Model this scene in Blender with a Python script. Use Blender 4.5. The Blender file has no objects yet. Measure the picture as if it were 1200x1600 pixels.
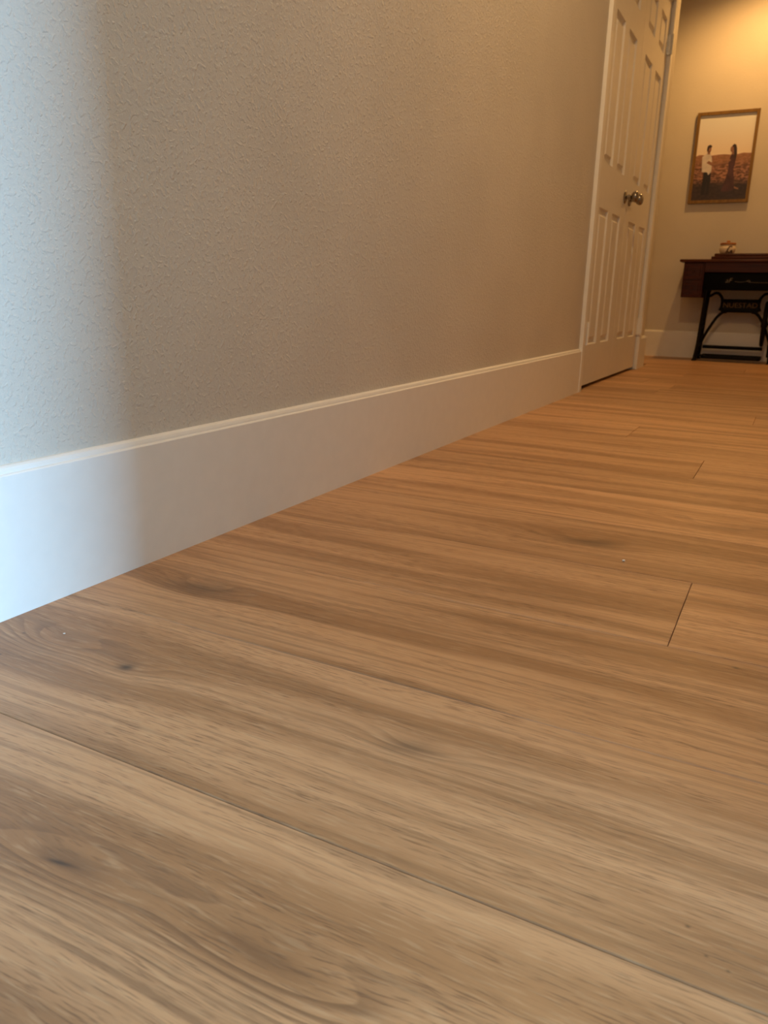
import bpy, bmesh, math, random
from mathutils import Vector, Matrix
from math import sin, cos, pi, exp

scene = bpy.context.scene
COL = scene.collection
rng = random.Random(7)

# ------------------------------------------------------------------ camera
CAM = Vector((0.860, 0.0, 0.42))
YAW, PITCH, ROLL = 0.478368, 0.277009, 0.021738
fwd = Vector((-sin(YAW) * cos(PITCH), cos(YAW) * cos(PITCH), -sin(PITCH)))
rt = Vector((cos(YAW), sin(YAW), 0))
up = rt.cross(fwd)
r2 = rt * cos(ROLL) + up * sin(ROLL)
u2 = -rt * sin(ROLL) + up * cos(ROLL)
cd = bpy.data.cameras.new('camera')
cam = bpy.data.objects.new('camera', cd)
COL.objects.link(cam)
M = Matrix((r2, u2, -fwd)).transposed().to_4x4()
M.translation = CAM
cam.matrix_world = M
cd.sensor_fit = 'HORIZONTAL'
cd.sensor_width = 36.0
cd.lens = 1190.86 / 1200 * 36
cd.clip_start = 0.02
cd.dof.use_dof = True
cd.dof.focus_distance = 1.0
cd.dof.aperture_fstop = 15.0
scene.camera = cam

# ------------------------------------------------------------------ world, light, exposure
scene.view_settings.view_transform = 'Standard'
scene.view_settings.look = 'None'
scene.view_settings.gamma = 1.0
scene.view_settings.use_curve_mapping = False
scene.view_settings.exposure = 0.66

world = bpy.data.worlds.new('world')
scene.world = world
world.use_nodes = True
bg = world.node_tree.nodes['Background']
bg.inputs['Color'].default_value = (0.55, 0.75, 1.0, 1)
bg.inputs['Strength'].default_value = 0.6


def spot(name, loc, watts, color, angle, blend, radius):
    l = bpy.data.lights.new(name, 'SPOT')
    l.energy = watts
    l.color = color
    l.spot_size = math.radians(angle)
    l.spot_blend = blend
    l.shadow_soft_size = radius
    o = bpy.data.objects.new(name, l)
    o.location = loc
    COL.objects.link(o)
    return o


WARM = (1.0, 0.53, 0.16)
CEIL = 2.74
# recessed downlights in the hallway ceiling
spot('downlight_far', (0.47, 5.93, CEIL - 0.02), 50, WARM, 148, 0.65, 0.035)
spot('downlight_mid', (0.50, 2.10, CEIL - 0.02), 62, (1.0, 0.625, 0.27), 172, 0.6, 0.05)
# daylight through the glass door of the room on the right
al = bpy.data.lights.new('daylight', 'AREA')
al.shape = 'RECTANGLE'
al.size = 1.1
al.size_y = 2.0
al.energy = 290
al.color = (0.37, 0.675, 1.0)
WIN = (5.97, 0.19, 1.12)
ao = bpy.data.objects.new('daylight', al)
ao.location = WIN
ao.rotation_euler = (0, math.radians(90), 0)
al.size, al.size_y = 2.0, 0.94
COL.objects.link(ao)

# ------------------------------------------------------------------ material helpers


class NT:
    def __init__(s, name):
        s.m = bpy.data.materials.new(name)
        s.m.use_nodes = True
        s.t = s.m.node_tree
        s.b = s.t.nodes['Principled BSDF']

    def n(s, typ, **kw):
        x = s.t.nodes.new(typ)
        for k, v in kw.items():
            setattr(x, k, v)
        return x

    def put(s, sock, v):
        if isinstance(v, bpy.types.NodeSocket):
            s.t.links.new(v, sock)
        elif isinstance(v, (tuple, list)) and len(v) == 3 and sock.type == 'RGBA':
            sock.default_value = (*v, 1)
        else:
            sock.default_value = v

    def math(s, op, a, b=0.0, c=None, clamp=False):
        x = s.n('ShaderNodeMath', operation=op)
        x.use_clamp = clamp
        s.put(x.inputs[0], a)
        s.put(x.inputs[1], b)
        if c is not None:
            s.put(x.inputs[2], c)
        return x.outputs[0]

    def xyz(s, x, y, z=0.0):
        c = s.n('ShaderNodeCombineXYZ')
        for i, v in enumerate((x, y, z)):
            s.put(c.inputs[i], v)
        return c.outputs[0]

    def noise(s, vec, scale, detail=2.0, rough=0.5, dist=0.0):
        x = s.n('ShaderNodeTexNoise')
        s.put(x.inputs['Vector'], vec)
        x.inputs['Scale'].default_value = scale
        x.inputs['Detail'].default_value = detail
        x.inputs['Roughness'].default_value = rough
        x.inputs['Distortion'].default_value = dist
        return x.outputs[0]

    def ramp(s, fac, pts):
        x = s.n('ShaderNodeMapRange', interpolation_type='SMOOTHSTEP')
        s.put(x.inputs[0], fac)
        x.inputs[1].default_value, x.inputs[2].default_value = pts[0], pts[1]
        x.inputs[3].default_value, x.inputs[4].default_value = pts[2], pts[3]
        return x.outputs[0]

    def mix(s, fac, a, b, blend='MIX'):
        x = s.n('ShaderNodeMix', data_type='RGBA', blend_type=blend)
        s.put(x.inputs[0], fac)
        s.put(x.inputs[6], a)
        s.put(x.inputs[7], b)
        return x.outputs[2]

    def bump(s, h, strength, dist):
        x = s.n('ShaderNodeBump')
        s.put(x.inputs['Height'], h)
        x.inputs['Strength'].default_value = strength
        x.inputs['Distance'].default_value = dist
        s.t.links.new(x.outputs[0], s.b.inputs['Normal'])

    def pos(s):
        g = s.n('ShaderNodeNewGeometry')
        return g.outputs['Position']

    def objco(s):
        g = s.n('ShaderNodeTexCoord')
        return g.outputs['Object']

    def set(s, col=None, rough=None, metal=None, spec=None):
        if col is not None:
            s.put(s.b.inputs['Base Color'], col)
        if rough is not None:
            s.put(s.b.inputs['Roughness'], rough)
        if metal is not None:
            s.put(s.b.inputs['Metallic'], metal)
        if spec is not None:
            s.put(s.b.inputs['Specular IOR Level'], spec)
        return s.m


def painted_wall(name, col, strength):
    n = NT(name)
    p = n.pos()
    a = n.noise(p, 230, 4, 0.62)
    blob = n.ramp(n.noise(p, 125, 2, 0.5), (0.50, 0.66, 0, 1))
    h = n.math('ADD', n.math('MULTIPLY', a, 0.6), n.math('MULTIPLY', blob, 0.34))
    n.bump(h, strength, 0.004)
    v = n.ramp(n.noise(p, 3, 2), (0.3, 0.7, 0.97, 1.03))
    c = n.mix(1.0, col, n.xyz(v, v, v), 'MULTIPLY')
    return n.set(c, 0.72, 0, 0.3)


def simple(name, col, rough, metal=0.0, spec=0.5, var=0.06, scale=30, bump=0.0):
    n = NT(name)
    p = n.objco()
    v = n.ramp(n.noise(p, scale, 3), (0.25, 0.75, 1 - var, 1 + var))
    c = n.mix(1.0, col, n.xyz(v, v, v), 'MULTIPLY')
    if bump:
        n.bump(n.noise(p, scale * 6, 3), bump, 0.001)
    return n.set(c, rough, metal, spec)


M_WALL = painted_wall('greige_wall_paint', (0.618, 0.568, 0.500), 0.54)
M_FARWALL = painted_wall('greige_wall_paint_far', (0.618, 0.568, 0.500), 0.2)
M_ROOMWALL = painted_wall('room_wall_paint', (0.44, 0.40, 0.34), 0.2)
M_CEIL = simple('ceiling_paint', (0.75, 0.72, 0.67), 0.85, spec=0.2)
M_TRIM = simple('white_trim_enamel', (0.80, 0.775, 0.735), 0.38, spec=0.45, var=0.015)
M_DOOR = simple('door_enamel', (0.74, 0.70, 0.645), 0.42, spec=0.45, var=0.015)
M_NICKEL = simple('aged_nickel', (0.30, 0.27, 0.24), 0.22, metal=1.0)
M_HINGE = simple('satin_hinge_metal', (0.55, 0.54, 0.52), 0.38, metal=0.85)
M_IRON = simple('black_cast_iron', (0.005, 0.004, 0.0035), 0.6, spec=0.15, bump=0.2)
M_BLACK = simple('black_japanned_metal', (0.002, 0.002, 0.002), 0.6, spec=0.08)
M_GOLD = simple('worn_gold_paint', (0.17, 0.10, 0.038), 0.6, metal=0.0, spec=0.2)
M_DECAL = simple('pale_gold_decal', (0.17, 0.14, 0.10), 0.6)
M_CERAMIC = simple('cream_ceramic', (0.78, 0.66, 0.50), 0.30, var=0.03)
M_MOTIF = simple('brown_motif_paint', (0.10, 0.045, 0.02), 0.5)
M_CRUMB = simple('pale_crumb', (0.75, 0.68, 0.60), 0.8)
M_SLAB = simple('dark_underlay', (0.08, 0.05, 0.028), 0.9)


def dark_wood(name, c1, c2, rough, axis=0):
    n = NT(name)
    p = n.objco()
    mp = n.n('ShaderNodeMapping')
    sc = [60, 60, 60]
    sc[axis] = 3
    mp.inputs['Scale'].default_value = sc
    n.put(mp.inputs['Vector'], p)
    g = n.noise(mp.outputs[0], 1.0, 4, 0.6, 0.4)
    f = n.ramp(g, (0.35, 0.68, 0, 1))
    n.bump(g, 0.08, 0.001)
    return n.set(n.mix(f, c1, c2), rough, 0, 0.25)


M_MAHOG = dark_wood('dark_mahogany', (0.070, 0.013, 0.003), (0.030, 0.005, 0.0015), 0.45)
M_MAHOGTOP = dark_wood('mahogany_top', (0.11, 0.034, 0.012), (0.05, 0.014, 0.006), 0.34)
M_LID = dark_wood('bamboo_lid', (0.50, 0.22, 0.07), (0.34, 0.13, 0.04), 0.45)
M_FRAME = dark_wood('golden_oak_frame', (0.25, 0.145, 0.042), (0.17, 0.092, 0.025), 0.45, 2)

# oak floor: (u, v, half length, half width, push, core darkness, core length, core width)
KNOTS = [
    (0.232, 0.572, 0.060, 0.034, 0.030, 0.95, 0.0105, 0.0075, 0.5),
    (0.105, 0.578, 0.085, 0.034, 0.046, 0.0, 0.02, 0.01, 0.9),
    (0.589, 0.588, 0.055, 0.020, 0.024, 0.50, 0.028, 0.012, 0.5),
    (0.141, 0.806, 0.100, 0.036, 0.045, 0.55, 0.055, 0.024, 0.6),
    (0.590, 1.331, 0.130, 0.040, 0.045, 0.60, 0.050, 0.022, 0.6),
    (0.424, 0.318, 0.080, 0.024, 0.032, 0.9, 0.013, 0.0022, 0.9),
    (0.610, 0.312, 0.150, 0.028, 0.048, 0.0, 0.02, 0.01, 1.0),
    (0.250, 0.300, 0.140, 0.030, 0.045, 0.0, 0.02, 0.01, 0.8),
    (0.800, 1.560, 0.140, 0.045, 0.045, 0.35, 0.050, 0.018, 0.5),
]
SPECKS = [(0.854, 0.4865, 0.0018), (0.868, 0.466, 0.0014), (0.882, 0.460, 0.0014), (0.856, 0.931, 0.0035),
          (0.053, 0.575, 0.0024), (0.079, 0.522, 0.0024)]


def oak():
    n = NT('oak_floor_plank')
    p = n.pos()
    sep = n.n('ShaderNodeSeparateXYZ')
    n.put(sep.inputs[0], p)
    u, v = sep.outputs[0], sep.outputs[1]
    at = n.n('ShaderNodeAttribute', attribute_type='OBJECT', attribute_name='shift')
    shift = at.outputs['Fac']
    at2 = n.n('ShaderNodeAttribute', attribute_type='OBJECT', attribute_name='tone')
    tone = at2.outputs['Fac']
    us = n.math('MULTIPLY_ADD', shift, 13.7, u)
    # slow waviness of the grain
    w1 = n.noise(n.xyz(n.math('MULTIPLY', us, 1.6), n.math('MULTIPLY', v, 5.0), shift), 1.0, 2, 0.5)
    vv = n.math('MULTIPLY_ADD', n.math('SUBTRACT', w1, 0.5), 0.09, v)
    core = None
    figm = None
    for (ku, kv, a, b, push, dk, ca, cb, fg) in KNOTS:
        du = n.math('SUBTRACT', u, ku)
        dv = n.math('SUBTRACT', v, kv)
        q = n.math('ADD', n.math('POWER', n.math('ABSOLUTE', n.math('DIVIDE', du, a)), 2.0),
                   n.math('POWER', n.math('ABSOLUTE', n.math('DIVIDE', dv, b)), 2.0))
        g = n.math('POWER', 2.71828, n.math('MULTIPLY', q, -1.0))
        vv = n.math('MULTIPLY_ADD', g, push, vv)
        gw = n.math('MULTIPLY', n.math('POWER', 2.71828, n.math('MULTIPLY', q, -0.30)), fg)
        figm = gw if figm is None else n.math('MAXIMUM', figm, gw)
        if dk > 0:
            dvs = n.math('MULTIPLY_ADD', du, -0.15, dv)
            q2 = n.math('ADD', n.math('POWER', n.math('ABSOLUTE', n.math('DIVIDE', du, ca)), 2.0),
                        n.math('POWER', n.math('ABSOLUTE', n.math('DIVIDE', dvs, cb)), 2.0))
            g2 = n.math('MULTIPLY', n.math('POWER', 2.71828, n.math('MULTIPLY', q2, -1.0)), dk)
            core = g2 if core is None else n.math('MAXIMUM', core, g2)
    for (ku, kv, r) in SPECKS:
        du = n.math('DIVIDE', n.math('SUBTRACT', u, ku), r)
        dv = n.math('DIVIDE', n.math('SUBTRACT', v, kv), r * 0.8)
        q2 = n.math('ADD', n.math('MULTIPLY', du, du), n.math('MULTIPLY', dv, dv))
        g2 = n.math('MULTIPLY', n.math('POWER', 2.71828, n.math('MULTIPLY', q2, -1.0)), 0.7)
        core = n.math('MAXIMUM', core, g2)
    soft = n.math('MULTIPLY_ADD', n.math('SUBTRACT', vv, v), 0.35, v)
    # cathedral figure: contour lines of the warped grain
    ph = n.math('MULTIPLY_ADD', n.noise(n.xyz(n.math('MULTIPLY', us, 5), n.math('MULTIPLY', v, 25), shift), 1.0, 3), 0.9, n.math('MULTIPLY', vv, 75.0))
    saw = n.math('FRACT', ph)
    line = n.math('MULTIPLY', n.ramp(saw, (0.30, 0.92, 0, 1)), n.ramp(saw, (0.93, 1.0, 1, 0)))
    brk = n.ramp(n.noise(n.xyz(n.math('MULTIPLY', us, 9), n.math('MULTIPLY', v, 70), shift), 1.0, 3), (0.34, 0.56, 0.45, 1))
    figf = n.math('MULTIPLY', n.math('MULTIPLY', line, brk), figm)
    # broad soft bands
    band = n.noise(n.xyz(n.math('MULTIPLY', us, 0.9), n.math('MULTIPLY', vv, 15.0), shift), 1.0, 3, 0.5)
    bandf = n.ramp(band, (0.42, 0.62, 0, 1))
    # growth lines
    ring = n.noise(n.xyz(n.math('MULTIPLY', us, 2.2), n.math('MULTIPLY', soft, 125.0), shift), 1.0, 5, 0.66)
    ringf = n.ramp(ring, (0.46, 0.66, 0, 1))
    # short fine pores
    wob = n.math('MULTIPLY_ADD', n.noise(n.xyz(n.math('MULTIPLY', us, 18), n.math('MULTIPLY', v, 60), shift), 1.0, 1), 0.003, soft)
    pore = n.noise(n.xyz(n.math('MULTIPLY', us, 36.0), n.math('MULTIPLY', wob, 640.0), shift), 1.0, 2, 0.6)
    pmask = n.ramp(n.noise(n.xyz(n.math('MULTIPLY', us, 3), n.math('MULTIPLY', soft, 26), shift), 1.0, 2), (0.36, 0.62, 0.25, 1))
    poref = n.math('MULTIPLY', n.ramp(pore, (0.50, 0.70, 0, 1)), pmask)
    light = n.ramp(n.noise(n.xyz(n.math('MULTIPLY', us, 30.0), n.math('MULTIPLY', wob, 340.0), shift), 1.0, 2), (0.50, 0.72, 0, 1))
    c = n.mix(bandf, (0.570, 0.325, 0.165), (0.360, 0.188, 0.086))
    c = n.mix(n.math('MULTIPLY', light, 0.30), c, (0.63, 0.43, 0.25))
    c = n.mix(n.math('MULTIPLY', ringf, 0.50), c, (0.235, 0.130, 0.066))
    c = n.mix(n.math('MULTIPLY', poref, 0.68), c, (0.17, 0.088, 0.045))
    c = n.mix(n.math('MULTIPLY', figf, 0.72), c, (0.165, 0.085, 0.044))
    c = n.mix(core, c, (0.075, 0.050, 0.035))
    tf = n.math('MULTIPLY_ADD', tone, 0.22, 0.89)
    c = n.mix(1.0, c, n.xyz(tf, tf, tf), 'MULTIPLY')
    h = n.math('SUBTRACT', 1.0, n.math('ADD', n.math('MULTIPLY', poref, 0.7), n.math('MULTIPLY', ringf, 0.3)))
    n.bump(h, 0.16, 0.0012)
    ro = n.math('MULTIPLY_ADD', poref, 0.12, 0.40)
    return n.set(c, ro, 0, 0.42)


M_OAK = oak()


# ------------------------------------------------------------------ geometry helpers
def mesh_obj(name, verts, faces, mat, parent=None, loc=None, smooth=False, kind=None):
    me = bpy.data.meshes.new(name)
    me.from_pydata([tuple(v) for v in verts], [], faces)
    bm = bmesh.new()
    bm.from_mesh(me)
    bmesh.ops.recalc_face_normals(bm, faces=bm.faces)
    bm.to_mesh(me)
    bm.free()
    if mat:
        me.materials.append(mat)
    if smooth:
        for q in me.polygons:
            q.use_smooth = True
    o = bpy.data.objects.new(name, me)
    COL.objects.link(o)
    if loc:
        o.location = loc
    if parent:
        o.parent = parent
    if kind:
        o['kind'] = kind
    return o


class MB:
    """collects simple shapes into one mesh"""

    def __init__(s):
        s.v, s.f = [], []

    def add(s, v, f):
        k = len(s.v)
        s.v += [tuple(x) for x in v]
        s.f += [tuple(i + k for i in q) for q in f]
        return s

    def box(s, x0, x1, y0, y1, z0, z1, b=0.0):
        if b <= 0:
            v = [(x, y, z) for x in (x0, x1) for y in (y0, y1) for z in (z0, z1)]
            f = [(0, 1, 3, 2), (4, 6, 7, 5), (0, 4, 5, 1), (2, 3, 7, 6), (0, 2, 6, 4), (1, 5, 7, 3)]
            return s.add(v, f)
        bm = bmesh.new()
        bmesh.ops.create_cube(bm, size=1)
        for w in bm.verts:
            w.co = Vector(((x0 + x1) / 2 + w.co.x * (x1 - x0), (y0 + y1) / 2 + w.co.y * (y1 - y0), (z0 + z1) / 2 + w.co.z * (z1 - z0)))
        bmesh.ops.bevel(bm, geom=bm.edges[:], offset=b, segments=2, affect='EDGES', profile=0.5)
        bm.verts.index_update()
        s.add([w.co[:] for w in bm.verts], [[w.index for w in q.verts] for q in bm.faces])
        bm.free()
        return s

    def lathe(s, prof, axis='z', o=(0, 0, 0), n=24):
        v, f = [], []
        for (r, h) in prof:
            for i in range(n):
                a = 2 * pi * i / n
                p, q = r * cos(a), r * sin(a)
                v.append({'z': (o[0] + p, o[1] + q, o[2] + h), 'x': (o[0] + h, o[1] + p, o[2] + q), 'y': (o[0] + p, o[1] + h, o[2] + q)}[axis])
        for k in range(len(prof) - 1):
            for i in range(n):
                j = (i + 1) % n
                f.append((k * n + i, k * n + j, (k + 1) * n + j, (k + 1) * n + i))
        f.append(tuple(range(n)))
        f.append(tuple((len(prof) - 1) * n + i for i in range(n)))
        return s.add(v, f)

    def tube(s, pts, r, n=8, flat=1.0, closed=False):
        pts = [Vector(p) for p in pts]
        rs = r if isinstance(r, (list, tuple)) else [r] * len(pts)
        v, f = [], []
        N = len(pts)
        prev = None
        for i, p in enumerate(pts):
            if closed:
                t = pts[(i + 1) % N] - pts[i - 1]
            else:
                t = pts[min(i + 1, N - 1)] - pts[max(i - 1, 0)]
            t.normalize()
            if prev is None:
                a = Vector((0, 1, 0)) if abs(t.y) < 0.9 else Vector((1, 0, 0))
            else:
                a = prev
            a = (a - t * a.dot(t)).normalized()
            prev = a
            b = t.cross(a)
            for k in range(n):
                th = 2 * pi * k / n
                v.append(p + a * (rs[i] * flat * cos(th)) + b * (rs[i] * sin(th)))
        for i in range(N if closed else N - 1):
            j = (i + 1) % N
            for k in range(n):
                m = (k + 1) % n
                f.append((i * n + k, i * n + m, j * n + m, j * n + k))
        if not closed:
            f.append(tuple(range(n)))
            f.append(tuple((N - 1) * n + k for k in range(n)))
        return s.add(v, f)

    def build(s, name, mat, parent=None, loc=None, smooth=False, kind=None):
        o = mesh_obj(name, s.v, s.f, mat, parent, loc, False, kind)
        if smooth:
            bpy_smooth(o)
        return o


def bpy_smooth(o):
    me = o.data
    for q in me.polygons:
        q.use_smooth = True
    try:
        me.set_sharp_from_angle(angle=math.radians(38))
    except Exception:
        pass


def spline(pts, n=8):
    """Catmull-Rom through pts"""
    P = [Vector(p) for p in pts]
    P = [P[0] * 2 - P[1]] + P + [P[-1] * 2 - P[-2]]
    out = []
    for i in range(1, len(P) - 2):
        for k in range(n):
            t = k / n
            a, b, c, d = P[i - 1], P[i], P[i + 1], P[i + 2]
            out.append(0.5 * ((2 * b) + (c - a) * t + (2 * a - 5 * b + 4 * c - d) * t * t + (3 * b - a - 3 * c + d) * t ** 3))
    out.append(P[-2])
    return out


def empty(name, loc, label=None, cat=None, group=None, kind=None):
    o = bpy.data.objects.new(name, None)
    o.location = loc
    o.empty_display_size = 0.1
    COL.objects.link(o)
    if label:
        o['label'] = label
    if cat:
        o['category'] = cat
    if group:
        o['group'] = group
    if kind:
        o['kind'] = kind
    return o


def tag(o, label=None, cat=None, group=None, kind=None):
    for k, v in (('label', label), ('category', cat), ('group', group), ('kind', kind)):
        if v:
            o[k] = v
    return o


# ------------------------------------------------------------------ room shell
WX = -0.015          # plaster face of the left wall
DOORX = -0.020       # front face of the closet doors
D0, D1 = 3.672, 5.098    # closet opening along y
DTOP = 2.035
END = 5.345          # outside corner where the left wall stops
FAR = 6.50
RX = 1.30            # hallway's right wall
JAMB = 0.60          # where the right wall starts; the room opens before it
BACK, SIDE, ALC = -2.2, 6.0, -1.6

mb = MB()
mb.box(WX - 0.12, WX, BACK, D0, 0, CEIL)
mb.box(WX - 0.12, WX, D1, END, 0, CEIL)
mb.box(WX - 0.12, WX, D0, D1, DTOP + 0.02, CEIL)
wl = tag(mb.build('wall_left', M_WALL, kind='structure'), 'greige textured hallway wall with closet doors at its far end')
tag(MB().box(ALC, RX + 0.12, FAR, FAR + 0.12, 0, CEIL).build('wall_far', M_FARWALL, kind='structure'), 'greige end wall lit by a warm downlight')
MB().box(RX, RX + 0.12, JAMB, FAR, 0, CEIL).build('wall_right', M_WALL, kind='structure')
MB().box(RX + 0.12, SIDE + 0.12, 2.4, 2.52, 0, CEIL).build('wall_side', M_ROOMWALL, kind='structure')
MB().box(WX - 0.12, SIDE + 0.12, BACK - 0.12, BACK, 0, CEIL).build('wall_rear', M_ROOMWALL, kind='structure')
wy0, wy1, wz0, wz1 = WIN[1] - 0.50, WIN[1] + 0.50, 0.08, 2.16
mw = MB()
mw.box(SIDE, SIDE + 0.12, BACK, wy0, 0, CEIL).box(SIDE, SIDE + 0.12, wy1, 2.4, 0, CEIL)
mw.box(SIDE, SIDE + 0.12, wy0, wy1, 0, wz0).box(SIDE, SIDE + 0.12, wy0, wy1, wz1, CEIL)
mw.build('wall_window', M_ROOMWALL, kind='structure')
# closet and alcove behind the left wall
mc = MB()
mc.box(-0.85, -0.80, 3.45, END - 0.12, 0, CEIL).box(-0.80, WX - 0.12, 3.45, 3.50, 0, CEIL)
mc.box(ALC, WX - 0.12, END - 0.12, END, 0, CEIL)
mc.build('wall_closet', M_WALL, kind='structure')
MB().box(ALC - 0.12, ALC, END - 0.12, FAR + 0.12, 0, CEIL).build('wall_alcove', M_WALL, kind='structure')
MB().box(ALC - 0.12, SIDE + 0.12, BACK - 0.12, FAR + 0.12, CEIL, CEIL + 0.1).build('ceiling', M_CEIL, kind='structure')

floor = MB().box(ALC - 0.12, SIDE + 0.12, BACK - 0.12, FAR + 0.12, -0.10, -0.0072).build('floor', M_SLAB, kind='structure')
floor['label'] = 'warm oak plank floor laid across the hallway'

# planks: rows run across the hallway (along x)
ROW, Y0 = 0.2575, 0.437
GAP, BV, TH = 0.00035, 0.0009, 0.007
joints = {2: 0.775, 6: 0.690, 8: 0.430, 10: 0.775, 3: 1.25, 4: 1.25, 5: 1.25, 7: 1.25, 9: 1.25, 0: 1.75, 1: 1.9, -1: 1.7}
PL = 1.52


def plank(x0, x1, y0, y1, k):
    x0 += GAP
    x1 -= GAP
    y0 += GAP
    y1 -= GAP
    v = []
    for (e, z) in ((0, -TH), (0, -BV), (BV, 0)):
        v += [(x0 + e, y0 + e, z), (x1 - e, y0 + e, z), (x1 - e, y1 - e, z), (x0 + e, y1 - e, z)]
    f = [(8, 9, 10, 11), (3, 2, 1, 0)]
    for b in (0, 4):
        for i in range(4):
            j = (i + 1) % 4
            f.append((b + i, b + j, b + 4 + j, b + 4 + i))
    o = mesh_obj('plank', v, f, M_OAK, floor)
    o['shift'] = float(k % 17) * 0.61 + rng.random() * 0.3
    o['tone'] = rng.random()
    return o


cnt = 0
for r in range(-11, 24):
    ya, yb = Y0 + ROW * r, Y0 + ROW * (r + 1)
    yb = min(yb, FAR)
    ya = max(ya, BACK)
    if yb - ya < 0.02:
        continue
    lo = WX if yb < D0 else (ALC if yb > END + 0.05 else -0.80)
    if ya < D0 < yb:
        lo = WX
    if yb > END - 0.12 and ya < END:
        lo = WX
    hi = 3.4 if ya < JAMB else RX
    if ya < JAMB < yb:
        hi = 3.4
    j = joints.get(r, rng.uniform(1.35, 2.2) if ya < 2.2 else rng.uniform(-0.2, 1.3))
    xs = [lo]
    x = j
    while x - PL > lo + 0.15 and (r not in (-1, 0, 1) or x - PL > 1.6):
        x -= PL
    if x < lo + 0.1:
        x += PL
    while x < hi - 0.1:
        xs.append(x)
        x += PL
    xs.append(hi)
    for a, b in zip(xs[:-1], xs[1:]):
        plank(a, b, ya, yb, cnt)
        cnt += 1
# room floor beyond the planks that the photo can see: plain boards of the same oak, broad rows
room = MB()
room.box(3.4, SIDE, BACK, 2.4, -0.007, 0).box(RX + 0.12, 3.4, Y0 + ROW + 0.001, 2.4, -0.007, 0)
ro = room.build('floorboards', M_OAK, floor)
ro['kind'] = 'stuff'
ro['shift'] = 3.3
ro['tone'] = 0.5

# ------------------------------------------------------------------ baseboards
BH = 0.200
PROFILE = [(0.0, 0.0), (0.0, 0.1885), (-0.0012, 0.1900), (-0.0038, 0.1912), (-0.0044, 0.1940), (-0.0062, 0.1978), (-0.0100, 0.2000), (-0.0150, 0.2005), (-0.0150, 0.0)]


def baseboard(name, p0, p1, nrm, label=None):
    """p0->p1 along the floor at the plaster; nrm points into the hallway"""
    p0, p1, nrm = Vector(p0), Vector(p1), Vector(nrm)
    v = []
    for p in (p0, p1):
        for (x, z) in PROFILE:
            q = p + nrm * (0.015 + x)
            v.append((q.x, q.y, z))
    n = len(PROFILE)
    f = [tuple(range(n)), tuple(range(n, 2 * n))]
    for i in range(n):
        j = (i + 1) % n
        f.append((i, j, n + j, n + i))
    o = mesh_obj(name, v, f, M_TRIM, kind='structure')
    if label:
        o['label'] = label
    return o


CW0, CW1 = 3.610, 3.655      # near casing leg
CE0, CE1 = 5.090, 5.150      # far casing leg
baseboard('baseboard_left', (WX, BACK, 0), (WX, CW0, 0), (1, 0, 0), 'tall white baseboard along the left wall')
baseboard('baseboard_corner', (WX, CE1, 0), (WX, END, 0), (1, 0, 0), 'short white baseboard between closet casing and corner')
baseboard('baseboard_return', (WX + 0.015, END, 0), (-1.5, END, 0), (0, 1, 0))
baseboard('baseboard_far', (ALC, FAR, 0), (RX, FAR, 0), (0, -1, 0), 'white baseboard on the end wall behind the sewing table')
baseboard('baseboard_right', (RX, JAMB, 0), (RX, FAR - 0.015, 0), (-1, 0, 0))

# ------------------------------------------------------------------ closet doors
CF = 0.003   # casing face
ct = MB()
ct.box(WX, CF, CW0, CW1, 0.0, DTOP + 0.075, 0.002)
ct.box(WX, CF, CE0, CE1, 0.0, DTOP + 0.075, 0.002)
ct.box(WX, CF, CW1, CE0, DTOP + 0.012, DTOP + 0.075, 0.002)
# jamb linings
ct.box(WX - 0.12, WX - 0.0005, D0 + 0.0005, D0 + 0.004, 0, DTOP + 0.015)
ct.box(WX - 0.12, WX - 0.0005, D1 - 0.004, D1 - 0.0005, 0, DTOP + 0.015)
ct.box(WX - 0.12, WX - 0.0005, D0, D1, DTOP + 0.006, DTOP + 0.018)
ct.build('trim_1', M_TRIM, kind='structure')['label'] = 'white casing around the closet double door'

ZB = 0.017
ROWS = [(0.211, 0.832), (1.028, 1.634), (1.757, 1.930)]


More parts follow.
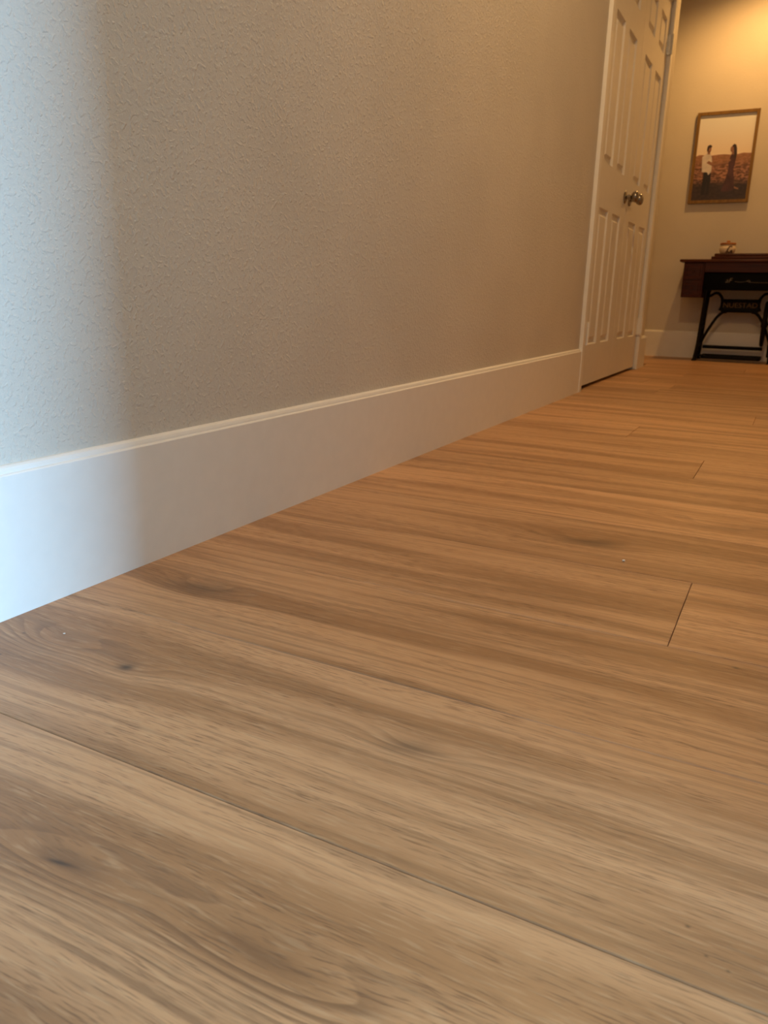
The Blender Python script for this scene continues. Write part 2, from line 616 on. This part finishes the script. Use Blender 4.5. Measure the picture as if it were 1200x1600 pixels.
def door_leaf(name, y0, y1, cols, label):
    T = 0.034
    x0 = DOORX - T
    bm = bmesh.new()
    ys = [y0] + [c for a in cols for c in a] + [y1]
    zs = [ZB] + [c for a in ROWS for c in a] + [DTOP]
    mb = MB()
    holes = set()
    for i in range(len(ys) - 1):
        for j in range(len(zs) - 1):
            if i % 2 == 1 and j % 2 == 1:
                continue
            holes.add((i, j))
    # face grid with openings, plus edges and back
    V = {}
    v, f = [], []

    def vid(x, y, z):
        k = (round(x, 5), round(y, 5), round(z, 5))
        if k not in V:
            V[k] = len(v)
            v.append(k)
        return V[k]
    for (i, j) in holes:
        f.append((vid(DOORX, ys[i], zs[j]), vid(DOORX, ys[i + 1], zs[j]), vid(DOORX, ys[i + 1], zs[j + 1]), vid(DOORX, ys[i], zs[j + 1])))
    for i in range(len(ys) - 1):
        f.append((vid(DOORX, ys[i], ZB), vid(DOORX, ys[i + 1], ZB), vid(x0, ys[i + 1], ZB), vid(x0, ys[i], ZB)))
        f.append((vid(DOORX, ys[i], DTOP), vid(DOORX, ys[i + 1], DTOP), vid(x0, ys[i + 1], DTOP), vid(x0, ys[i], DTOP)))
    for j in range(len(zs) - 1):
        f.append((vid(DOORX, y0, zs[j]), vid(DOORX, y0, zs[j + 1]), vid(x0, y0, zs[j + 1]), vid(x0, y0, zs[j])))
        f.append((vid(DOORX, y1, zs[j]), vid(DOORX, y1, zs[j + 1]), vid(x0, y1, zs[j + 1]), vid(x0, y1, zs[j])))
    f.append((vid(x0, y0, ZB), vid(x0, y1, ZB), vid(x0, y1, DTOP), vid(x0, y0, DTOP)))
    leaf = mesh_obj(name, v, f, M_DOOR, kind='structure')
    leaf['label'] = label
    for (a, b) in cols:
        for (c, d) in ROWS:
            rings = [(0.0, 0.0), (0.003, -0.006), (0.006, -0.0125), (0.021, -0.0125), (0.026, -0.0095), (0.035, -0.002), (0.038, -0.0015)]
            pv, pf = [], []
            for (ins, dp) in rings:
                pv += [(DOORX + dp, a + ins, c + ins), (DOORX + dp, b - ins, c + ins), (DOORX + dp, b - ins, d - ins), (DOORX + dp, a + ins, d - ins)]
            for k in range(len(rings) - 1):
                for i in range(4):
                    j = (i + 1) % 4
                    pf.append((k * 4 + i, k * 4 + j, k * 4 + 4 + j, k * 4 + 4 + i))
            k = (len(rings) - 1) * 4
            pf.append((k, k + 1, k + 2, k + 3))
            mesh_obj('panel', pv, pf, M_DOOR, leaf)
    bm.free()
    return leaf


SPLIT = 4.386
d1 = door_leaf('door_1', D0 + 0.008, SPLIT - 0.0015, [(3.788, 3.974), (4.070, 4.257)], 'near white six-panel closet door leaf')
d2 = door_leaf('door_2', SPLIT + 0.0015, D1 - 0.008, [(4.490, 4.692), (4.808, 4.992)], 'far white six-panel closet door leaf')


def knob(parent, y, z):
    prof = [(0.001, 0.0), (0.031, 0.0), (0.032, 0.003), (0.029, 0.007), (0.016, 0.010), (0.0105, 0.013), (0.010, 0.030),
            (0.014, 0.034), (0.022, 0.040), (0.0275, 0.049), (0.0285, 0.056), (0.026, 0.063), (0.019, 0.069), (0.009, 0.0715), (0.001, 0.072)]
    return MB().lathe(prof, 'x', (DOORX, y, z), 28).build('knob', M_NICKEL, parent, smooth=True)


for d, y in ((d1, 4.325), (d2, 4.447)):
    k = knob(d, y, 0.934)
    k['label'] = 'aged metal round knob'


def hinge(parent, y, side, z, mat):
    m = MB()
    for k in range(5):
        m.lathe([(0.0005, 0.0), (0.0062, 0.0004), (0.0062, 0.0196), (0.0005, 0.02)], 'z', (0.0045, y, z - 0.05 + 0.02 * k), 12)
    m.lathe([(0.0005, 0.0), (0.005, 0.001), (0.003, 0.005), (0.0005, 0.006)], 'z', (0.0045, y, z + 0.05), 12)
    m.box(DOORX - 0.0001, DOORX + 0.0015, min(y, y + side * 0.022), max(y, y + side * 0.022), z - 0.05, z + 0.05)
    m.box(DOORX, 0.0045, y - 0.001, y + 0.001, z - 0.05, z + 0.05)
    return m.build('hinge', mat, parent, smooth=True)


for z, mt in ((0.265, M_TRIM), (1.825, M_HINGE)):
    hinge(d1, CW1 + 0.016, 1, z, mt)
    hinge(d2, CE0 - 0.010, -1, z, mt)

# ------------------------------------------------------------------ framed photograph on the end wall
PX0, PX1, PZ0, PZ1 = 0.006, 0.420, 1.128, 1.744
FD = 0.021
pr = empty('framed_photograph', ((PX0 + PX1) / 2, FAR, PZ0), 'framed portrait photograph of a couple holding hands, on the end wall', 'picture')


def rel(o, root):
    """keep world position when parenting under root"""
    o.parent = root
    o.matrix_parent_inverse = Matrix.Translation(root.location).inverted()
    return o


def frame_side(a, b, c, d):
    """outer a->b, inner c->d, mitred, in the x/z plane"""
    yf, yb = FAR - FD, FAR - 0.001
    v = []
    for y in (yf, yb):
        for p in (a, b, d, c):
            v.append((p[0], y, p[1]))
    f = [(0, 1, 2, 3), (7, 6, 5, 4), (0, 4, 5, 1), (1, 5, 6, 2), (2, 6, 7, 3), (3, 7, 4, 0)]
    rel(mesh_obj('frame_rail', v, f, M_FRAME), pr)


FWD = 0.021
O = [(PX0, PZ0), (PX1, PZ0), (PX1, PZ1), (PX0, PZ1)]
I = [(PX0 + FWD, PZ0 + FWD), (PX1 - FWD, PZ0 + FWD), (PX1 - FWD, PZ1 - FWD), (PX0 + FWD, PZ1 - FWD)]
for i in range(4):
    j = (i + 1) % 4
    frame_side(O[i], O[j], I[i], I[j])

# the print: sky, hills, scrub and two figures, flat colour shapes on the paper
n = NT('printed_sky')
p = n.n('ShaderNodeSeparateXYZ')
n.put(p.inputs[0], n.pos())
g = n.ramp(p.outputs[2], (1.40, 1.72, 0, 1))
M_SKY = n.set(n.mix(g, (0.88, 0.74, 0.60), (0.78, 0.79, 0.80)), 0.45)
n = NT('printed_scrub')
p = n.n('ShaderNodeSeparateXYZ')
n.put(p.inputs[0], n.pos())
px, pz = p.outputs[0], p.outputs[2]
nv = n.noise(n.xyz(n.math('MULTIPLY', px, 34), n.math('MULTIPLY', pz, 75), 0), 1.0, 3, 0.6, 0.6)
f1 = n.ramp(nv, (0.42, 0.62, 0, 1))
c = n.mix(f1, (0.115, 0.052, 0.036), (0.44, 0.22, 0.145))
haze = n.ramp(pz, (1.36, 1.43, 0, 0.7))
c = n.mix(haze, c, (0.36, 0.175, 0.095))
fore = n.ramp(pz, (1.24, 1.31, 1, 0))
c = n.mix(fore, c, n.mix(n.math('MULTIPLY', f1, 0.5), (0.030, 0.018, 0.018), (0.075, 0.042, 0.035)))
M_SCRUB = n.set(c, 0.45)
M_SHIRT = simple('printed_shirt', (0.66, 0.60, 0.58), 0.45, scale=20, var=0.15)
M_DARKP = simple('printed_trousers', (0.016, 0.012, 0.014), 0.45)
M_DRESS = simple('printed_dress', (0.070, 0.026, 0.028), 0.45, scale=20, var=0.3)
M_SKIN = simple('printed_skin', (0.30, 0.15, 0.095), 0.45)
M_HAIR = simple('printed_hair', (0.040, 0.020, 0.015), 0.45)

PY = FAR - 0.010
ix0, ix1, iz0, iz1 = I[0][0], I[2][0], I[0][1], I[2][1]
PWd, PHt = ix1 - ix0, iz1 - iz0


def pp(s, t, dy=0.0):
    """print coordinates: s from left 0..1, t from the top 0..1"""
    return (ix0 + s * PWd, PY - dy, iz1 - t * PHt)


def printed(name, shapes, mat, dy):
    v, f = [], []
    for sh in shapes:
        k = len(v)
        v += [pp(s, t, dy) for s, t in sh]
        v += [pp(s, t, dy - 0.0004) for s, t in sh]
        m = len(sh)
        f.append(tuple(range(k, k + m)))
        f.append(tuple(range(k + 2 * m - 1, k + m - 1, -1)))
        for i in range(m):
            j = (i + 1) % m
            f.append((k + i, k + j, k + m + j, k + m + i))
    return rel(mesh_obj(name, v, f, mat), pr)


def blob(cx, cy, rx, ry, n=14):
    return [(cx + rx * cos(2 * pi * i / n), cy + ry * sin(2 * pi * i / n)) for i in range(n)]


printed('printed_sky', [[(-0.02, -0.02), (1.02, -0.02), (1.02, 1.02), (-0.02, 1.02)]], M_SKY, 0.0)
hill = [(-0.02, 1.02), (-0.02, 0.475), (0.06, 0.455), (0.16, 0.462), (0.30, 0.470), (0.42, 0.462), (0.52, 0.462), (0.66, 0.472),
        (0.76, 0.468), (0.86, 0.455), (0.96, 0.462), (1.02, 0.462), (1.02, 1.02)]
printed('printed_hillside', [hill], M_SCRUB, 0.0006)


def man(shs):
    return [[(a - 0.035, b) for a, b in sh] for sh in shs]


# man, left: pale shirt, dark trousers, facing right
printed('printed_trousers', man([[(0.215, 0.655), (0.345, 0.655), (0.355, 0.78), (0.345, 0.93), (0.295, 0.93), (0.290, 0.78), (0.275, 0.93), (0.205, 0.94), (0.205, 0.80)]]), M_DARKP, 0.0014)
printed('printed_face', man([blob(0.265, 0.395, 0.038, 0.036)]), M_SKIN, 0.0022)
printed('printed_neck', man([[(0.245, 0.42), (0.285, 0.42), (0.285, 0.455), (0.240, 0.455)]]), M_SKIN, 0.0022)
printed('printed_face', [blob(0.648, 0.405, 0.034, 0.036)], M_SKIN, 0.0022)
printed('printed_neck', [[(0.650, 0.43), (0.690, 0.43), (0.690, 0.470), (0.645, 0.470)]], M_SKIN, 0.0022)
printed('printed_arm', [[(0.205, 0.555), (0.245, 0.530), (0.330, 0.562), (0.470, 0.560), (0.470, 0.580), (0.315, 0.592)]], M_SKIN, 0.0022)
printed('printed_arm', [[(0.630, 0.520), (0.650, 0.538), (0.560, 0.575), (0.465, 0.582), (0.465, 0.562), (0.550, 0.553)]], M_SKIN, 0.0022)
printed('printed_shirt', man([[(0.150, 0.480), (0.235, 0.440), (0.295, 0.448), (0.325, 0.490), (0.340, 0.540), (0.350, 0.660), (0.300, 0.700), (0.275, 0.665), (0.175, 0.660), (0.160, 0.560)]]), M_SHIRT, 0.0018)
printed('printed_hair', man([[(0.222, 0.395), (0.228, 0.355), (0.265, 0.342), (0.305, 0.352), (0.308, 0.372), (0.262, 0.380), (0.248, 0.415), (0.230, 0.415)]]), M_HAIR, 0.0026)
printed('printed_hair', [[(0.640, 0.370), (0.668, 0.348), (0.705, 0.355), (0.728, 0.395), (0.742, 0.460), (0.735, 0.520), (0.700, 0.505), (0.680, 0.430), (0.672, 0.390)]], M_HAIR, 0.0026)
# woman, right: long dark dress, facing left
printed('printed_dress', [[(0.640, 0.468), (0.700, 0.465), (0.735, 0.500), (0.728, 0.580), (0.715, 0.640), (0.745, 0.760), (0.765, 0.880), (0.700, 0.900), (0.600, 0.905), (0.530, 0.900), (0.590, 0.760), (0.625, 0.640), (0.610, 0.540)]], M_DRESS, 0.0018)
printed('printed_foot', [[(0.765, 0.845), (0.850, 0.868), (0.845, 0.885), (0.770, 0.868)]], M_SKIN, 0.0022)
rel(MB().box(PX0 + 0.003, PX1 - 0.003, PY + 0.0005, FAR - 0.0015, PZ0 + 0.003, PZ1 - 0.003).build('backing_board', M_SLAB), pr)

# ------------------------------------------------------------------ antique treadle sewing table
TX0, TX1 = 0.048, 0.902
TC = (TX0 + TX1) / 2
TY = 6.13            # front edge of the top
st = empty('sewing_table', (TC, 6.31, 0), 'antique treadle sewing table, dark wood on black cast iron legs', 'sewing table')


def part(m, name, mat, smooth=False, parent=None):
    o = m.build(name, mat, smooth=smooth)
    return rel(o, st) if parent is None else sub(o, parent)


def sub(o, parent):
    o.parent = parent
    return o


part(MB().box(TX0, TX1, TY, 6.475, 0.697, 0.716, 0.005), 'table_top', M_MAHOGTOP, True)
part(MB().box(0.255, TX1 - 0.21, TY + 0.018, 6.45, 0.716, 0.736, 0.004), 'lid_base', M_MAHOG, True)
part(MB().box(0.272, TX1 - 0.225, TY + 0.030, 6.44, 0.7361, 0.756, 0.006), 'machine_lid', M_MAHOGTOP, True)
part(MB().box(0.222, TX1 - 0.174, TY + 0.022, TY + 0.040, 0.628, 0.697, 0.002), 'apron', M_MAHOG)
for sgn in (0, 1):
    xa, xb = (0.078, 0.220) if sgn == 0 else (TX1 - 0.172, TX1 - 0.030)
    box = part(MB().box(xa, xb, TY + 0.030, 6.46, 0.452, 0.697, 0.003), 'drawer_case', M_MAHOG)
    for (za, zb) in ((0.462, 0.570), (0.578, 0.688)):
        dr = MB().box(xa + 0.010, xb - 0.010, TY + 0.021, TY + 0.034, za, zb, 0.003)
        dr.box(xa + 0.026, xb - 0.026, TY + 0.018, TY + 0.024, za + 0.018, zb - 0.018, 0.003)
        do = dr.build('drawer', M_MAHOG)
        sub(do, box)
        kn = MB().lathe([(0.001, 0.0), (0.006, 0.0), (0.004, -0.008), (0.009, -0.014), (0.008, -0.020), (0.001, -0.022)], 'y',
                        ((xa + xb) / 2, TY + 0.019, (za + zb) / 2), 12)
        sub(kn.build('drawer_pull', M_MAHOG, smooth=True), box)
# black dust tray under the machine with worn gold decals
tray = part(MB().box(0.216, TX1 - 0.170, TY + 0.046, 6.42, 0.508, 0.6285, 0.006), 'machine_tray', M_BLACK, True)


def text_obj(name, s, size, mat, loc, parent, extrude=0.0006, shear=0.0, width=1.0):
    cu = bpy.data.curves.new(name, 'FONT')
    cu.body = s
    cu.size = size
    cu.extrude = extrude
    cu.shear = shear
    cu.align_x = 'CENTER'
    cu.align_y = 'CENTER'
    tmp = bpy.data.objects.new(name, cu)
    dg = bpy.context.evaluated_depsgraph_get()
    COL.objects.link(tmp)
    dg.update()
    me = bpy.data.meshes.new_from_object(tmp.evaluated_get(dg))
    bpy.data.objects.remove(tmp)
    me.materials.clear()
    me.materials.append(mat)
    me.transform(Matrix.Translation(loc) @ Matrix.Rotation(pi / 2, 4, 'X') @ Matrix.Diagonal((width, 1, 1, 1)))
    me.name = name
    o = bpy.data.objects.new(name, me)
    COL.objects.link(o)
    return sub(o, parent)


text_obj('gold_decal', 'aF', 0.046, M_DECAL, (0.386, TY + 0.0455, 0.572), tray, shear=0.3)
dl = MB()
dl.tube(spline([(0.43, TY + 0.0455, 0.566), (0.47, TY + 0.0455, 0.562), (0.51, TY + 0.0455, 0.568), (0.53, TY + 0.0455, 0.562), (0.60, TY + 0.0455, 0.560), (0.68, TY + 0.0455, 0.560)], 6), 0.0016, 6)
dl.tube(spline([(0.505, TY + 0.0455, 0.566), (0.515, TY + 0.0455, 0.575), (0.528, TY + 0.0455, 0.568), (0.52, TY + 0.0455, 0.560)], 6), 0.0022, 6)
sub(dl.build('decal_scroll', M_DECAL), tray)

# cast iron side frames (edge-on from here), each with splayed feet
for sx, x in ((1, 0.236), (-1, TX1 + TX0 - 0.236)):
    m = MB()
    yf, yb = 6.185, 6.44
    m.tube(spline([(x - sx * 0.012, yf, 0.012), (x - sx * 0.004, yf + 0.012, 0.10), (x, yf + 0.035, 0.25), (x + sx * 0.006, yf + 0.030, 0.40), (x + sx * 0.008, yf + 0.010, 0.51)], 6), [0.013] * 6 + [0.012] * 19, 8, 1.0)
    m.tube(spline([(x - sx * 0.012, yb, 0.012), (x - sx * 0.004, yb - 0.012, 0.10), (x, yb - 0.035, 0.25), (x + sx * 0.006, yb - 0.030, 0.40), (x + sx * 0.008, yb - 0.010, 0.51)], 6), 0.012, 8)
    m.box(x - 0.006, x + 0.022, yf, yb, 0.496, 0.510, 0.003)
    m.tube([(x - sx * 0.004, yf + 0.012, 0.10), (x, 6.3125, 0.125), (x - sx * 0.004, yb - 0.012, 0.10)], 0.010, 8)
    m.tube([(x, yf + 0.035, 0.25), (x, 6.3125, 0.235), (x, yb - 0.035, 0.25)], 0.009, 8)
    # scroll ring in the middle of the casting
    m.tube([(x, 6.3125 + 0.062 * cos(a), 0.36 + 0.085 * sin(a)) for a in [2 * pi * i / 20 for i in range(20)]], 0.008, 8, closed=True)
    m.tube([(x, 6.3125, 0.125), (x, 6.3125, 0.275)], 0.008, 8)
    m.tube([(x, 6.3125, 0.445), (x + sx * 0.004, 6.3125, 0.50)], 0.008, 8)
    sf = part(m, 'side_frame', M_IRON, True)
    for y in (yf, yb):
        cm = MB().lathe([(0.001, 0.0005), (0.017, 0.0005), (0.019, 0.006), (0.012, 0.014), (0.001, 0.016)], 'z', (x - sx * 0.013, y, 0.0), 14)
        sub(cm.build('foot', M_IRON, smooth=True), sf)

# name brace between the side frames
by = 6.36
mb = MB()
for s in (-1, 1):
    def q(dx, z):
        return (TC + s * dx, by, z)
    # upper scroll arm
    mb.tube(spline([q(0.232, 0.458), q(0.205, 0.470), q(0.180, 0.486), q(0.155, 0.484), q(0.135, 0.462), q(0.122, 0.440), q(0.110, 0.430)], 6), 0.0095, 8, 1.1)
    # bar end and lower leg
    mb.tube(spline([q(0.128, 0.448), q(0.124, 0.415), q(0.128, 0.378), q(0.134, 0.362)], 6), [0.010] * 12 + [0.013] * 7, 8, 1.1)
    mb.tube(spline([q(0.085, 0.356), q(0.115, 0.348), q(0.150, 0.310), q(0.188, 0.240), q(0.222, 0.165), q(0.238, 0.115)], 6), 0.0105, 8, 1.1)
mb.tube([(TC - 0.118, by, 0.437), (TC + 0.118, by, 0.437)], 0.009, 8, 1.1)
mb.tube([(TC - 0.125, by, 0.362), (TC + 0.125, by, 0.362)], 0.0115, 8, 1.1)
mb.box(TC - 0.118, TC + 0.118, by, by + 0.004, 0.366, 0.435)
brace = part(mb, 'name_brace', M_IRON, True)
text_obj('gold_lettering', 'NUESTAD', 0.050, M_GOLD, (TC, by - 0.0012, 0.4015), brace, extrude=0.0010, width=1.06)

# treadle plate low between the frames, with its bars
tp = MB()
tp.box(0.268, 0.660, 6.20, 6.222, 0.018, 0.040, 0.003)
tp.box(0.268, 0.660, 6.37, 6.385, 0.030, 0.044, 0.003)
tp.box(0.262, 0.284, 6.20, 6.385, 0.020, 0.044, 0.003)
tp.box(0.646, 0.668, 6.20, 6.385, 0.020, 0.044, 0.003)
for k in range(9):
    x = 0.312 + k * 0.038
    tp.box(x, x + 0.012, 6.21, 6.38, 0.024, 0.031)
pedal = part(tp, 'treadle', M_IRON, True)
part(MB().tube([(0.236, 6.31, 0.036), (0.662, 6.31, 0.036)], 0.007, 8), 'treadle_rod', M_IRON, True)
part(MB().tube([(0.250, 6.415, 0.094), (0.664, 6.415, 0.094)], 0.013, 8), 'stretcher', M_IRON, True)

# flywheel beside the right-hand frame, its axle and pitman rod
wx, wyc, wz, wr = 0.655, 6.32, 0.275, 0.150
fw = MB()
fw.tube([(wx, wyc + wr * cos(a), wz + wr * sin(a)) for a in [2 * pi * i / 40 for i in range(40)]], 0.012, 8, closed=True)
for k in range(6):
    a = 2 * pi * k / 6 + 0.3
    fw.tube(spline([(wx, wyc, wz), (wx, wyc + 0.07 * cos(a + 0.25), wz + 0.07 * sin(a + 0.25)), (wx, wyc + wr * cos(a), wz + wr * sin(a))], 5), 0.006, 6)
fw.lathe([(0.001, -0.022), (0.022, -0.022), (0.022, 0.022), (0.001, 0.022)], 'x', (wx, wyc, wz), 16)
part(fw, 'flywheel', M_IRON, True)
part(MB().tube([(wx, wyc, wz), (0.714, wyc, wz)], 0.008, 8), 'axle', M_IRON, True)
part(MB().tube([(0.700, 6.28, 0.270), (0.704, 6.30, 0.042)], 0.006, 8), 'pitman_rod', M_IRON, True)

# ------------------------------------------------------------------ lidded jar on the table
jx, jy, jz = 0.348, 6.235, 0.7562
jar = empty('lidded_jar', (jx, jy, jz), 'small cream ceramic jar with a wooden lid on the sewing table', 'jar')
body = MB().lathe([(0.002, 0.0), (0.038, 0.0), (0.043, 0.003), (0.052, 0.016), (0.056, 0.030), (0.054, 0.044), (0.047, 0.056), (0.044, 0.060), (0.002, 0.060)], 'z', (0, 0, 0), 32)
jb = body.build('jar_body', M_CERAMIC, jar, smooth=True)
MB().lathe([(0.002, 0.0602), (0.050, 0.0602), (0.053, 0.063), (0.053, 0.071), (0.050, 0.074), (0.016, 0.0745), (0.010, 0.077), (0.014, 0.085), (0.010, 0.090), (0.002, 0.091)], 'z', (0, 0, 0), 32).build('jar_lid', M_LID, jar, smooth=True)


def on_body(a, z):
    prof = [(0.0, 0.041), (0.003, 0.043), (0.016, 0.052), (0.030, 0.056), (0.044, 0.054), (0.056, 0.047), (0.060, 0.044)]
    for (z0, r0), (z1, r1) in zip(prof[:-1], prof[1:]):
        if z0 <= z <= z1:
            r = r0 + (r1 - r0) * (z - z0) / (z1 - z0)
            return (r * cos(a), r * sin(a), z)
    return (0.044 * cos(a), 0.044 * sin(a), z)


A0 = math.radians(-78)
mt = MB()
S = 1 / 0.055
mt.tube([on_body(A0 + p[0] * S, p[1]) for p in spline([(0.022, 0.044, 0), (0.016, 0.049, 0), (0.006, 0.046, 0), (-0.002, 0.036, 0), (-0.006, 0.024, 0), (-0.010, 0.010, 0)], 5)], 0.0048, 6)
mt.tube([on_body(A0 + p[0] * S, p[1]) for p in spline([(-0.020, 0.006, 0), (-0.008, 0.012, 0), (0.006, 0.008, 0), (0.016, 0.012, 0), (0.020, 0.022, 0), (0.026, 0.014, 0), (0.030, 0.006, 0)], 5)], 0.0048, 6)
mt.build('painted_motif', M_MOTIF, jar, smooth=True)

# ------------------------------------------------------------------ crumbs on the floor


def crumb(x, y, s, label):
    bm = bmesh.new()
    bmesh.ops.create_icosphere(bm, subdivisions=1, radius=s)
    for v in bm.verts:
        v.co *= 0.75 + 0.5 * rng.random()
        v.co.z *= 0.6
    lo = min(v.co.z for v in bm.verts)
    vs = [(v.co.x, v.co.y, v.co.z - lo) for v in bm.verts]
    bm.verts.index_update()
    fs = [[v.index for v in f.verts] for f in bm.faces]
    bm.free()
    o = mesh_obj('crumb', vs, fs, M_CRUMB, loc=(x, y, 0.0))
    return tag(o, label, 'crumb')


crumb(0.099, 0.598, 0.0016, 'tiny white crumb on the floor near the daylit baseboard')
crumb(0.662, 1.257, 0.0028, 'tiny pale crumb in the middle of the hallway floor')
